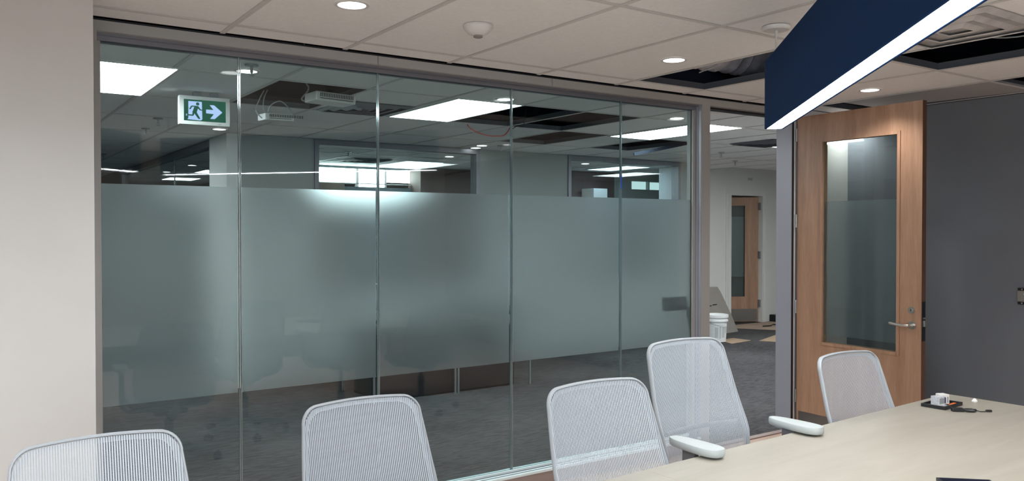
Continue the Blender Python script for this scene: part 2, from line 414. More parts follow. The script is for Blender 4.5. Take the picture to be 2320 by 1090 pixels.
# inside the offices
fw2 = MB().box(4.2, 5.81, 7.3, 7.4, 0, 2.16).box(4.2, 5.81, 7.3, 7.4, 2.425, CZ).box(4.2, 4.3, 7.4, 14.2, 0, CZ)
struct(fw2.build('wall_far', 'teal'), 'teal grey wall under the bright band of windows', 'wall')
r = sroot('window_5', 'bright daylit window band high in the office', 'window')
for a, b, c in [(4.2, 4.92, 2.22), (4.93, 5.37, 2.16), (5.38, 5.80, 2.24)]:
    MB().box(a, b, 7.34, 7.35, c, 2.425).build('window_pane', 'window', r)
MB().box(4.9, 4.94, 7.29, 7.33, 2.16, 2.425).box(5.36, 5.39, 7.29, 7.33, 2.16, 2.425).box(4.2, 5.8, 7.29, 7.33, 2.20, 2.215).build('frame', 'white', r)
struct(MB().box(5.81, 6.80, 7.0, 7.4, 0, CZ).build('wall_far', 'brown'), 'dark brown panelled wall in the office', 'wall')
struct(MB().box(6.80, 7.33, 7.3, 7.5, 0, CZ).build('wall_far', 'wall_c'), 'pale strip of wall right of the brown panelling', 'wall')
tag(MB().box(4.22, 4.62, 7.05, 7.28, 0, 2.19).build('cabinet', 'beige'), 'beige cabinet under the bright far windows', 'cabinet')
struct(MB().box(7.33, 8.95, 6.2, 6.3, 0, CZ).build('wall_far', 'brown'), 'dark brown wall seen through the second window', 'wall')
sw = MB().box(8.95, 10.12, 6.2, 6.3, 0, 2.20).box(8.95, 9.33, 6.2, 6.3, 2.20, CZ).box(9.33, 10.12, 6.2, 6.3, 2.335, CZ).box(7.33, 7.40, 6.3, 7.5, 0, CZ)
struct(sw.build('wall_far', 'wall_g'), 'grey wall around the far windows of the second office', 'wall')
r = sroot('window_6', 'pair of pale daylit far windows in the second office', 'window')
MB().box(9.33, 9.71, 6.26, 6.265, 2.20, 2.335).build('window_pane', 'window2', r)
MB().box(9.73, 10.12, 6.26, 6.265, 2.20, 2.33).build('window_pane', 'window2', r)
MB().box(9.71, 9.73, 6.19, 6.25, 2.20, 2.335).build('frame', 'wall_g', r)
tag(MB().box(8.22, 8.50, 5.85, 6.15, 0, 2.17, 0.01).build('cabinet', 'wall_c'), 'tall pale cabinet in front of the brown wall', 'cabinet')
# far door wall
DWY = 4.9
dw = MB().box(8.8, 10.24, DWY, DWY+0.12, 0, 2.72).box(11.04, 11.42, DWY, DWY+0.12, 0, 2.72).box(10.24, 11.04, DWY, DWY+0.12, 2.10, 2.72).box(11.30, 11.42, DWY+0.12, 7.4, 0, 2.72)
struct(dw.build('wall_far', 'wall_c'), 'pale wall around the far door', 'wall')
struct(MB().box(11.42, 14.2, 5.25, 5.35, 0, 2.72).build('wall_far', 'wall_c'), 'recessed pale wall right of the far door', 'wall')
struct(MB().box(10.12, 14.2, 7.4, 7.5, 0, 2.72).box(10.12, 10.16, 5.02, 7.4, 0, 2.72).build('wall_far', 'wall_c'), 'wall of the room behind the far door', 'wall')
d2 = sroot('door_2', 'far oak door with narrow glass, open inwards', 'door')
fr = MB().box(10.14, 10.26, DWY-0.02, DWY+0.14, 0, 2.17).box(11.02, 11.14, DWY-0.02, DWY+0.14, 0, 2.17).box(10.26, 11.02, DWY-0.02, DWY+0.14, 2.08, 2.17)
fr.box(10.18, 10.2, DWY-0.028, DWY-0.02, 0, 2.13).box(11.08, 11.10, DWY-0.028, DWY-0.02, 0, 2.13).box(10.2, 11.08, DWY-0.028, DWY-0.02, 2.12, 2.135)
fr.build('door_frame', 'wall_c', d2)
lf = bpy.data.objects.new('door_leaf', None)
MXL = Matrix.Translation((11.00, DWY+0.05, 0)) @ Matrix.Rotation(math.radians(-28), 4, 'Z')
lm = MB()
for a, b, c, d in [(-0.88, -0.72, 0.01, 2.06), (-0.22, 0, 0.01, 2.06), (-0.72, -0.22, 1.93, 2.06), (-0.72, -0.22, 0.01, 0.42)]:
    lm.box(a, b, 0, 0.045, c, d, mx=MXL)
leaf2 = lm.build('leaf', 'oak', d2)
MB().box(-0.72, -0.22, 0.018, 0.026, 0.42, 1.93, mx=MXL).build('pane', 'pane', leaf2)
MB().box(-0.72, -0.22, 0.027, 0.029, 0.75, 1.74, mx=MXL).build('privacy_film', 'film', leaf2)
MB().box(-0.86, -0.02, -0.004, 0, 0.02, 0.22, mx=MXL).build('kick_plate', 'kick', d2)
MB().box(-0.72, -0.20, -0.006, 0.0, 0.40, 0.425, mx=MXL).box(-0.235, -0.215, -0.006, 0, 0.42, 1.93, mx=MXL).box(-0.72, -0.22, -0.006, 0, 1.92, 1.94, mx=MXL).build('glazing_bead', 'oak', d2)
for z in (0.25, 1.05, 1.85):
    MB().box(10.985, 11.02, DWY+0.01, DWY+0.05, z, z+0.12).build('hinge', 'metal', d2)
m_ = MB().box(-0.055, 0.055, -0.002, 0, -0.02, 0.02).build('wall_plate', plain('faint_plate', (0.5, 0.5, 0.47), 0.7), loc=(10.73, DWY-0.0005, 2.35))
tag(m_, 'small pale blank plate on the wall above the far door', 'wall plate')

# ------------------------------------------------------------------ glass partition
w1 = sroot('window_1', 'long frameless glass partition with a frosted band', 'window')
GX = [0.538, 1.151, 1.881, 2.743, 3.607, 4.323]
ZT, ZB = 2.385, 0.10
hd = MB().box(0.462, 5.40, 0.0, 0.14, 2.398, CZ-0.011)
part_label(hd.build('head_beam', 'frame', w1), 'taupe head beam')
MB().box(0.462, 5.40, 0.012, 0.13, CZ-0.011, CZ).build('shadow_gap', 'gap', w1)
MB().box(1.845, 1.847, -0.0006, 0.0, 2.398, CZ-0.011).box(2.985, 2.987, -0.0006, 0.0, 2.398, CZ-0.011).build('head_seam', 'gap', w1)
MB().box(0.52, 4.283, 0.03, 0.13, 2.388, 2.398).box(0.52, 4.283, 0.055, 0.068, 2.368, 2.388).box(0.52, 4.283, 0.088, 0.115, 2.366, 2.388).build('top_channel', 'channel', w1)
MB().box(0.462, 0.522, 0.0, 0.13, 0.0, 2.398).build('side_jamb', 'frame', w1)
MB().box(0.522, 4.283, 0.003, 0.14, 0.0, 0.078).build('curb', 'curb', w1)
MB().box(0.522, 4.283, -0.002, 0.14, 0.078, 0.092).build('sill_track', 'sill', w1)
MB().box(0.522, 4.283, 0.022, 0.029, 0.0921, 0.0935).box(0.522, 4.283, 0.052, 0.060, 0.0921, 0.0935).build('sill_groove', 'groove', w1)
MB().box(0.522, 4.283, 0.062, 0.072, 0.092, 0.106).box(0.522, 4.283, 0.088, 0.10, 0.092, 0.106).build('glazing_channel', 'sill', w1)
for a, b in zip(GX, GX[1:]):
    MB().box(a+0.006, b-0.006, 0.074, 0.086, 0.094, 2.386).build('pane', 'pane', w1)
    MB().box(a+0.010, b-0.010, 0.0875, 0.0885, 0.745, 1.742).build('privacy_film', 'film', w1)
for x in GX[1:-1]:
    MB().box(x-0.0058, x-0.0030, 0.0735, 0.0865, 0.094, 2.386).build('glass_edge', 'joint', w1)
    MB().box(x+0.0030, x+0.0058, 0.0735, 0.0865, 0.094, 2.386).build('glass_edge', 'joint', w1)
post = MB().box(4.283, 4.365, 0.0, 0.14, 0.0, 2.398)
struct(post.build('trim_1', 'frame'), 'taupe post between the glass and the door opening', 'post')
MB().box(4.258, 4.283, 0.058, 0.072, 0.106, 2.366).box(4.262, 4.283, 0.088, 0.102, 0.106, 2.366).box(0.522, 0.542, 0.05, 0.11, 0.106, 2.366).build('side_channel', 'frame', w1)
MB().box(4.365, 4.37, 0.03, 0.12, 0.0, 2.398).build('door_stop', 'gap', None) .__setitem__('kind', 'structure')
bpy.data.objects['door_stop'].name = 'trim_3'
t_ = MB().box(3.6035, 3.6105, 0.0705, 0.0730, 1.80, 1.89).build('tape_marker', 'blue'); t_.location = (0, 0, 0)
tag(t_, 'short blue tape mark on the edge of the fourth glass joint', 'tape')

lr = MB()
for ya_, yb_ in ((0.004, 0.026), (0.030, 0.050), (0.054, 0.0735)): lr.box(4.279, 4.283, ya_, yb_, 0.106, 2.387)
lr.build('side_liner', 'jamb', w1)
MB().box(4.281, 4.283, 0.026, 0.030, 0.106, 2.387).box(4.281, 4.283, 0.050, 0.054, 0.106, 2.387).build('liner_groove', 'gap', w1)
# ------------------------------------------------------------------ door to the hall
MB0 = MB().box(5.262, 5.40, 0.0, 0.14, 0, 2.398)
struct(MB0.build('trim_2', 'jamb'), 'blue grey door jamb right of the opening', 'door jamb')
struct(MB().box(5.263, 5.284, -0.004, 0.0, 0, 2.39).build('trim_6', 'gap'), 'dark gasket line on the door jamb', 'trim')
struct(MB().box(5.284, 5.300, -0.005, 0.0, 0, 2.39).build('trim_7', 'white'), 'narrow pale strip at the hinge side of the jamb', 'trim')
struct(MB().box(4.37, 5.262, 0.05, 0.12, 2.385, 2.398).build('trim_4', 'gap'), 'dark strip along the head of the opening', 'trim')
struct(MB().box(4.365, 5.285, -0.004, 0.05, 0.0, 0.008).build('trim_5', 'curb'), 'threshold strip at the door opening', 'trim')
D1 = sroot('door_1', 'tall oak door with a large glass lite, standing open into the room', 'door', loc=(5.300, -0.012, 0))
D1.rotation_euler = (0, 0, math.radians(-2.3))
T = 0.045; LW = 1.005
lm = MB()
gy0, gy1, gz0, gz1 = -0.835, -0.232, 0.70, 2.185
for a, b, c, d in [(-LW, gy0, 0.012, 2.385), (gy1, -0.012, 0.012, 2.385), (gy0, gy1, gz1, 2.385), (gy0, gy1, 0.012, gz0)]:
    lm.box(0, T, a, b, c, d)
lm.build('leaf', 'oak', D1)
MB().box(0.0005, T-0.0005, -LW-0.0012, -LW, 0.012, 2.385).build('leaf_edge', 'oak_edge', D1)
bd = MB()
for s0, s1 in ((-0.007, 0.004), (T-0.004, T+0.007)):
    bd.box(s0, s1, gy0-0.016, gy0+0.006, gz0-0.016, gz1+0.016).box(s0, s1, gy1-0.006, gy1+0.016, gz0-0.016, gz1+0.016)
    bd.box(s0, s1, gy0, gy1, gz1-0.006, gz1+0.016).box(s0, s1, gy0, gy1, gz0-0.016, gz0+0.006)
bd.build('glazing_bead', 'oak', D1)
MB().box(0.018, 0.026, gy0, gy1, gz0, gz1).build('pane', 'pane', D1)
MB().box(0.027, 0.028, gy0+0.004, gy1-0.004, 0.76, 1.742).build('privacy_film', 'film', D1)
MB().box(-0.0015, 0, -LW+0.02, -0.03, 0.02, 0.16).build('kick_plate', 'kick', D1)
hd = MB().cyl((-0.006, -0.945, 0.90), 0.027, 0.012, 'x', 28).cyl((-0.03, -0.945, 0.90), 0.010, 0.05, 'x', 16)
pts = [(-0.05, -0.945, 0.90), (-0.058, -0.93, 0.90), (-0.060, -0.90, 0.899), (-0.060, -0.86, 0.902), (-0.060, -0.815, 0.907)]
hd.tube(pts, 0.0095, 12).build('lever_handle', 'steel', D1, True)
lk = MB().cyl((-0.006, -0.940, 1.0), 0.022, 0.012, 'x', 28).cyl((-0.013, -0.940, 1.0), 0.013, 0.004, 'x', 20).build('lock_cylinder', 'steel', D1, True)
MB().box(-0.0166, -0.0151, -0.942, -0.938, 0.993, 1.007).build('keyhole', 'black', lk)
fp = MB().box(0.004, T-0.004, -LW-0.003, -LW, 0.80, 1.06).build('lock_faceplate', 'black', D1)
MB().box(0.012, T-0.012, -LW-0.016, -LW-0.002, 0.895, 0.935, 0.002).box(0.014, T-0.014, -LW-0.010, -LW-0.002, 0.945, 0.955).build('latch', 'steel', fp)
for z in (0.22, 0.90, 1.55, 2.2):
    MB().cyl((-0.004, -0.004, z+0.05), 0.007, 0.10, 'z', 12).box(0.0, 0.03, -0.012, 0.0, z, z+0.10).build('hinge', 'metal', D1)

# ------------------------------------------------------------------ ceiling fittings
def downlight(x, y, label, watts, group='recessed downlights', r=0.055):
    t = thing('downlight', label, 'light', (x, y, CZ), 0, group)
    MB().lathe([(r, 0.001), (r+0.003, -0.003), (r+0.016, -0.003), (r+0.018, 0.001)]).build('trim_ring', 'white', t, True)
    MB().cyl((0, 0, -0.001), r, 0.002, seg=32).build('lens', 'disc', t)
    if watts:
        ld = bpy.data.lights.new('downlight_lamp', 'SPOT'); ld.energy = watts; ld.spot_size = math.radians(130); ld.spot_blend = 0.8
        ld.shadow_soft_size = 0.05; ld.color = (1.0, 0.965, 0.92)
        lo = bpy.data.objects.new('lamp', ld); COL.objects.link(lo); lo.parent = t; lo.location = (0, 0, -0.012)
    return t
downlight(1.356, -0.80, 'round downlight nearest the white wall, in the room ceiling', DOWN_W*1.1)
downlight(3.238, -0.76, 'round downlight left of the open ceiling panel by the pendant', DOWN_W)
downlight(5.005, -0.80, 'round downlight in the room ceiling above the open oak door', DOWN_W*0.85)
downlight(5.85, -0.095, 'added round downlight in the corner, unseen behind the top of the open door', 16)  # unseen lamp added to light the corner behind the door
for x, y, lb in [(3.24, -3.3, 'added unseen round downlight over the near side of the table'), (5.0, -3.3, 'added unseen round downlight near the dark wall'),
                 (1.9, -5.2, 'added unseen round downlight behind the viewer'), (3.7, -5.2, 'added unseen downlight behind the viewer on the right'), (-1.6, -1.6, 'added unseen round downlight out of view over the white wall')]:
    downlight(x, y, lb, 60)  # unseen downlights added to raise the room's brightness
for x, y, lb in [(3.234, 0.873, 'round downlight just beyond the third glass joint'),
                 (4.96, 0.90, 'round downlight beyond the glass, in front of the long panel light'),
                 (1.42, 0.86, 'round downlight beside the nearest sprinkler beyond the glass')]:
    downlight(x, y, lb, 2.5, 'hall downlights')
for x, y, lb in [(2.033, 3.80, 'round downlight in the hall just under the exit sign'),
                 (4.817, 3.70, 'upper of two downlights above the wide office window'),
                 (4.90, 3.96, 'lower of two downlights above the wide office window'),
                 (5.209, 5.093, 'downlight inside the wide office window'),
                 (7.354, 5.002, 'downlight inside the second office window'),
                 (2.853, 10.098, 'farther of two downlights behind the side glazing'),
                 (2.861, 8.428, 'nearer of two downlights behind the side glazing')]:
    downlight(x, y, lb, 0, 'hall downlights')
def panel_light(x0, x1, y0, y1, label, m='panel', group='office light panels'):
    t = thing('panel_light', label, 'ceiling light', ((x0+x1)/2, (y0+y1)/2, CZ), 0, group)
    a, b = (x1-x0)/2, (y1-y0)/2
    MB().box(-a, a, -b, b, -0.004, -0.0015).build('diffuser', m, t)
    e = 0.02
    MB().box(-a-e, -a, -b-e, b+e, -0.006, 0.002).box(a, a+e, -b-e, b+e, -0.006, 0.002).box(-a, a, -b-e, -b, -0.006, 0.002).box(-a, a, b, b+e, -0.006, 0.002).build('frame', 'white', t)
    return t
panel_light(0.50, 1.07, 1.005, 2.12, 'big bright light panel beside the white wall, left of the exit sign')
panel_light(2.94, 3.48, 1.025, 2.125, 'bright light panel beyond the middle of the glass')
panel_light(5.36, 5.90, 1.01, 2.19, 'bright light panel behind the post, left of the doorway')
panel_light(7.54, 8.06, 0.95, 1.97, 'small bright light panel seen beside the door jamb')
panel_light(0.58, 1.13, 4.4, 5.4, 'light panel peeking out beside the white wall at far left')
panel_light(5.06, 5.62, 5.95, 6.80, 'pale panel light inside the wide office window', 'mid_panel')
panel_light(6.15, 6.75, 4.3, 5.2, 'added light panel inside the office, unseen behind its front wall')  # unseen panel added to brighten the office interior
panel_light(9.1, 9.7, 1.3, 2.4, 'added light panel in the hall, unseen beyond the door jamb')  # added out of sight to light the far door wall
panel_light(8.08, 8.56, 4.95, 5.85, 'pale panel light inside the second office window', 'mid_panel')
panel_light(3.20, 3.72, 11.5, 12.25, 'far panel light low behind the side glazing')
panel_light(3.25, 3.75, 9.2, 9.95, 'panel light at the right end of the side glazing')

def sprinkler(x, y, label):
    t = thing('sprinkler', label, 'sprinkler', (x, y, CZ), 0, 'ceiling sprinklers')
    MB().lathe([(0.0, 0.0), (0.038, -0.001), (0.036, -0.008), (0.016, -0.010), (0.0, -0.010)], seg=24).build('escutcheon', 'metal', t, True)
    MB().cyl((0, 0, -0.025), 0.008, 0.04).cyl((0, 0, -0.050), 0.004, 0.02).cyl((0, 0, -0.06), 0.016, 0.003).build('sprinkler_head', 'metal', t)
for x, y, lb in [(1.386, 0.66, 'nearest metal sprinkler, beyond the first glass joint'),
                 (1.412, 3.31, 'sprinkler left of the exit sign, higher of the pair'), (1.461, 4.106, 'sprinkler left of and below the exit sign'),
                 (1.529, 7.14, 'far sprinkler near the white wall'), (4.985, 3.58, 'sprinkler between the two office windows'),
                 (8.70, 3.48, 'sprinkler above the far door'), (7.6, 2.75, 'sprinkler beside the post seen through the doorway'),
                 (3.89, 5.2, 'sprinkler inside the wide office window')]:
    sprinkler(x, y, lb)

def diffuser(x, y, s, label, m='metal', group='air diffusers', n=4, sy=None):
    t = thing('air_diffuser', label, 'air vent', (x, y, CZ), 0, group)
    sy = sy or s
    for k in range(n):
        a, b = s*(1-k/n)-0.004, sy*(1-k/n)-0.004
        z0 = -0.004 - 0.006*(k % 2)
        w_ = 0.030
        q = MB()
        def ring(a1, b1, za, a2, b2, zb):
            A = [q.b.verts.new((sx*a1, sy_*b1, za)) for sx, sy_ in ((-1, -1), (1, -1), (1, 1), (-1, 1))]
            B = [q.b.verts.new((sx*a2, sy_*b2, zb)) for sx, sy_ in ((-1, -1), (1, -1), (1, 1), (-1, 1))]
            for i in range(4): q.b.faces.new((A[i], A[(i+1) % 4], B[(i+1) % 4], B[i]))
        ring(a, b, -0.001, a-w_, b-w_, -0.016)
        ring(a-w_, b-w_, -0.016, a-w_-0.006, b-w_-0.006, -0.012)
        q.build('louvre', m, t)
    MB().box(-s, s, -sy, sy, -0.0012, -0.0005).build('backing', 'plenum' if m != 'film_wrap' else 'film_wrap', t)
    return t
diffuser(2.60, 1.84, 0.285, 'square louvred air diffuser beyond the second glass joint')
diffuser(7.20, 1.75, 0.29, 'dark louvred air diffuser above the doorway view', 'tee_dark')
diffuser(4.55, 6.2, 0.28, 'louvred air diffuser inside the wide office window')
diffuser(3.80, -1.98, 0.285, 'glossy plastic-wrapped air diffuser right of the pendant', 'film_wrap', n=3)

# smoke detector
t = thing('smoke_detector', 'round white smoke detector on the room ceiling tile', 'smoke detector', (1.962, -0.802, CZ))
MB().lathe([(0.0, 0.002), (0.066, 0.001), (0.068, -0.008), (0.060, -0.022), (0.045, -0.036), (0.026, -0.045), (0.0, -0.046)], seg=40).build('cover', 'white', t, True)
MB().lathe([(0.0, -0.045), (0.021, -0.044), (0.021, -0.053), (0.014, -0.056), (0.0, -0.056)], seg=28).build('sensor_cap', plain('grey_cap', (0.28, 0.26, 0.25), 0.5), t, True)

# pendant
PA = math.radians(90-42.1)      # direction of the fitting in plan
pu = Vector((math.sin(math.radians(42.1)), math.cos(math.radians(42.1)), 0))
pv = Vector((pu.y, -pu.x, 0))   # towards its right-hand side
far = Vector((0, -3.948, 0)) + Vector((0.826, -0.5635, 0))*1.161 + Vector((0.5635, 0.826, 0))*3.778
PL, PW = 2.44, 0.084
pz0, pz1 = 1.9975, 2.3066
def pendant(fx, fy, label, canopies, az=42.1):
    PA = math.radians(90-az); pu = Vector((math.sin(math.radians(az)), math.cos(math.radians(az)), 0)); pv = Vector((pu.y, -pu.x, 0))
    ctr = Vector((fx, fy, 0)) - pu*(PL/2) + pv*(PW/2)
    pt = thing('pendant_light', label, 'pendant light', (ctr.x, ctr.y, pz0), PA)
    hh = pz1-pz0
    MB().box(-PL/2, PL/2, PW/2-0.010, PW/2, 0.0, hh, 0.003).build('side_panel', 'navy', pt)
    MB().box(-PL/2, PL/2, -PW/2, -PW/2+0.010, 0.0, hh, 0.003).build('side_panel', 'navy', pt)
    MB().box(PL/2-0.010, PL/2-0.0005, -PW/2+0.010, PW/2-0.010, 0.001, hh-0.001).build('end_cap', 'navy', pt)
    MB().box(-PL/2+0.0005, -PL/2+0.01, -PW/2+0.010, PW/2-0.010, 0.001, hh-0.001).build('end_cap', 'navy', pt)
    MB().box(-PL/2+0.01, PL/2-0.01, -PW/2+0.010, PW/2-0.010, hh-0.012, hh-0.002).build('top_cover', 'navy', pt)
    MB().box(-PL/2+0.012, PL/2-0.012, -PW/2+0.0105, PW/2-0.0105, 0.001, 0.010).build('light_strip', 'strip', pt)
    for d in canopies:
        lx, ly = PL/2-d, 0.0
        MB().lathe([(0.0, CZ-pz0-0.0005), (0.062, CZ-pz0-0.0005), (0.062, CZ-pz0-0.012), (0.055, CZ-pz0-0.018), (0.008, CZ-pz0-0.019), (0, CZ-pz0-0.019)], (lx, ly, 0), 36).build('canopy', 'white', pt, True)
        zz = CZ-pz0-0.018
        cb = MB().tube([(lx, ly, zz), (lx+0.002, ly, zz-0.04), (lx-0.006, ly+0.002, zz-0.09), (lx, ly, hh-0.004)], 0.0045, 10)
        cb.cyl((lx, ly, zz-0.012), 0.007, 0.03, seg=12).build('suspension_cable', 'wcable', pt, True)
    return pt
cdist = (far - Vector((3.083, -1.545, 0))).dot(pu)
pendant(far.x, far.y, 'navy felt linear pendant with a bright strip along its underside', (cdist, PL-cdist))
pendant(-0.72, -1.60, 'added second navy felt linear pendant, unseen over the left end of the table', (0.12, PL-0.12), -52.2)  # unseen, added for brightness; angled after the line reflected in the glass

# exit sign
ES = thing('exit_sign', 'green and white running-person exit sign with a right arrow, on the hall ceiling', 'exit sign', (1.405, 1.77, 2.235), math.radians(-2.0))
W2, HH = 0.162, 0.19
MB().box(-W2, W2, 0.0, 0.045, 0, HH, 0.004).build('housing', 'white', ES)
fr = MB()
fb = 0.024
fr.box(-W2, W2, -0.008, 0, 0, fb, 0.002).box(-W2, W2, -0.008, 0, HH-fb, HH, 0.002).box(-W2, -W2+fb*1.2, -0.008, 0, fb, HH-fb).box(W2-fb*1.05, W2, -0.008, 0, fb, HH-fb)
fr.build('frame', 'white', ES)
for bx in (-0.07, 0.04): MB().box(bx, bx+0.05, 0.005, 0.04, HH, HH+0.03).build('mounting_bracket', 'metal', ES)
x0, x1, z0, z1 = -W2+fb*1.2, W2-fb*1.05, fb, HH-fb
SF = MB().box(x0, x1, -0.003, -0.0005, z0, z1).build('sign_face', 'green', ES)
SW, SH = x1-x0, z1-z0
def sp(u, v): return (x0 + u*SW, z1 - v*SH)
def shape(name, polys, m, ya, yb, par):
    q = MB()
    for p in polys: q.prism([sp(u, v) for u, v in p], ya, yb)
    return q.build(name, m, par)
door_sh = [(0.108, 0.08), (0.425, 0.08), (0.435, 0.90), (0.40, 0.955), (0.35, 0.955), (0.08, 0.935), (0.108, 0.87)]
shape('doorway_symbol', [door_sh], 'exitw', -0.0042, -0.0032, SF)
arrow = [(0.525, 0.42), (0.70, 0.42), (0.61, 0.20), (0.72, 0.20), (0.915, 0.515), (0.73, 0.85), (0.62, 0.85), (0.71, 0.62), (0.525, 0.60)]
shape('arrow_symbol', [arrow], 'exitw', -0.0042, -0.0032, SF)
head = [(0.325+0.040*math.cos(a*PI/8), 0.19+0.075*math.sin(a*PI/8)) for a in range(16)]
limbs = [[(0.19, 0.285), (0.31, 0.285), (0.345, 0.33), (0.30, 0.60), (0.245, 0.62), (0.21, 0.55), (0.245, 0.33)],
         [(0.19, 0.285), (0.245, 0.30), (0.235, 0.34), (0.20, 0.335), (0.155, 0.47), (0.125, 0.45), (0.165, 0.31)],
         [(0.31, 0.285), (0.345, 0.30), (0.395, 0.44), (0.43, 0.45), (0.43, 0.495), (0.375, 0.485), (0.32, 0.38)],
         [(0.205, 0.52), (0.25, 0.60), (0.235, 0.735), (0.21, 0.765), (0.075, 0.755), (0.075, 0.70), (0.20, 0.70)],
         [(0.25, 0.56), (0.30, 0.58), (0.385, 0.87), (0.37, 0.90), (0.335, 0.88), (0.245, 0.64)]]
shape('running_figure', [head]+limbs, 'green', -0.0052, -0.0043, SF)
shape('foot_outline', [[(0.055, 0.69), (0.085, 0.68), (0.075, 0.70), (0.07, 0.755), (0.09, 0.77), (0.05, 0.77)]], 'exitw', -0.0052, -0.0043, SF)
MB().box(0.088, 0.106, -0.0085, -0.008, 0.010, 0.013).build('maker_mark', 'greyp', ES)

# white vented sensors hanging by the open ceiling panel
def vent_box(loc, rot, label, wdt=0.29, dep=0.20, hgt=0.055):
    t = thing('access_point', label, 'network device', loc, 0, 'white vented devices hanging beyond the glass')
    t.rotation_euler = rot
    MB().box(-wdt/2, wdt/2, -dep/2, dep/2, 0, hgt, 0.008).build('housing', 'white', t)
    q = MB()
    for k in range(20): q.box(-wdt/2+0.03+k*0.0118, -wdt/2+0.036+k*0.0118, -dep/2-0.0012, -dep/2, hgt*0.45, hgt*0.88)
    q.box(-wdt/2+0.03, wdt/2-0.02, -dep/2-0.0012, -dep/2, hgt*0.25, hgt*0.32)
    q.build('vent_slots', 'gap', t)
    return t
vent_box((2.09, 1.27, 2.375), (0.02, 0.03, 0.02), 'white vented box fixed at the edge of the open ceiling panel', 0.28, 0.2, 0.06)
vent_box((1.80, 1.50, 2.262), (0.03, -0.02, 0.05), 'white vented box dangling lower on its cables', 0.2, 0.14, 0.045)
def cable(name, pts, r, m, label, cat='cable', group=None):
    # smooth the polyline
    P = [Vector(p) for p in pts]; out = []
    for i in range(len(P)-1):
        p0, p1, p2, p3 = P[max(i-1, 0)], P[i], P[i+1], P[min(i+2, len(P)-1)]
        for k in range(6):
            s = k/6; out.append(0.5*((2*p1)+(p2-p0)*s+(2*p0-5*p1+4*p2-p3)*s*s+(3*p1-p0-3*p2+p3)*s**3))
    out.append(P[-1])
    return tag(MB().tube(out, r, 8).build(name, m, None, True), label, cat, group)
cable('hanging_cable', [(1.72, 1.5, 2.46), (1.69, 1.5, 2.40), (1.66, 1.48, 2.32), (1.70, 1.48, 2.272)], 0.004, 'cable', 'pale cable down to the left end of the dangling white box')
cable('hanging_cable', [(1.75, 1.52, 2.47), (1.72, 1.5, 2.41), (1.71, 1.48, 2.34), (1.735, 1.5, 2.307)], 0.004, 'cable', 'second pale cable beside it down to the dangling white box')
cable('hanging_cable', [(1.73, 1.45, 2.313), (1.75, 1.44, 2.36), (1.81, 1.44, 2.39), (1.87, 1.45, 2.35), (1.89, 1.45, 2.312)], 0.004, 'cable', 'cable arching over the dangling white box')
cable('hanging_cable', [(2.0, 1.5, 3.24), (2.0, 1.5, 2.62), (2.02, 1.48, 2.5), (1.96, 1.45, 2.42), (1.99, 1.41, 2.40), (2.03, 1.395, 2.41)], 0.006, 'cable', 'thick cable dropping to the fixed white box')
cable('red_cable', [(3.91-0.17, 2.25, 2.50), (3.745, 2.22, 2.44), (3.80, 2.2, 2.40), (3.91, 2.2, 2.372), (4.02, 2.2, 2.37), (4.12, 2.2, 2.39), (4.2, 2.2, 2.50)], 0.005, 'red', 'thin red cable sagging below the ceiling beyond the glass')
cable('hanging_cable', [(3.78, 1.6, 2.352), (3.84, 1.6, 2.385), (3.9, 1.6, 2.40), (3.93, 1.6, 2.6), (3.93, 1.6, 2.95)], 0.003, 'gap', 'thin dark wire end hanging right of the third glass joint')
tb = MB().box(0, 0.95, -0.008, 0.008, -0.016, 0.016).build('ceiling_tee', plain('matt_dark_tee', (0.02, 0.025, 0.035), 1.0, spec=0.05)); tb.location = (5.675, 2.19, 2.292)
tb.rotation_euler = (0, math.radians(-11), 0.1)
tag(tb, 'dark metal ceiling tee hanging loose below the hall ceiling', 'metal bar')
# insulated duct and wires in the room's open panels
dq = MB(); pts = []; rr = []
for i in range(70):
    s_ = i/69
    pts.append((3.62+1.9*s_, -0.27-0.12*s_, CZ+0.235+0.012*math.sin(s_*7))); rr.append(0.135*(1+0.05*math.sin(i*1.9)+0.04*math.sin(i*3.7)+0.04*random.random()))
dq.tube(pts, 0.13, 20, rr=rr)
tag(dq.build('insulated_duct', 'foil', None, True), 'crinkled grey wrapped duct inside the open ceiling panel by the pendant', 'duct')
cable('ceiling_wire', [(3.83, -0.55, 3.0), (3.83, -0.55, 2.62), (3.86, -0.52, 2.55), (3.80, -0.42, 2.50)], 0.004, 'cable', 'thin wire hanging in front of the wrapped duct')
cable('ceiling_wire', [(4.50, -1.6, 3.0), (4.47, -1.62, 2.7), (4.42, -1.75, 2.56), (4.5, -2.0, 2.52), (4.6, -2.5, 2.62)], 0.004, 'cable', 'wire curving through the open ceiling panel right of the pendant')
cable('ceiling_wire', [(4.2, -1.5, 3.0), (4.28, -1.75, 2.62), (4.35, -2.1, 2.54), (4.45, -2.4, 2.6), (4.6, -2.6, 2.9)], 0.004, 'cable', 'second wire sagging in the open ceiling panel right of the pendant')
cable('ceiling_wire', [(4.62, -2.3, 3.2), (4.60, -2.25, 2.75), (4.64, -2.2, 2.5)], 0.006, 'cable', 'thick dark wire near the right edge of the open ceiling panel')

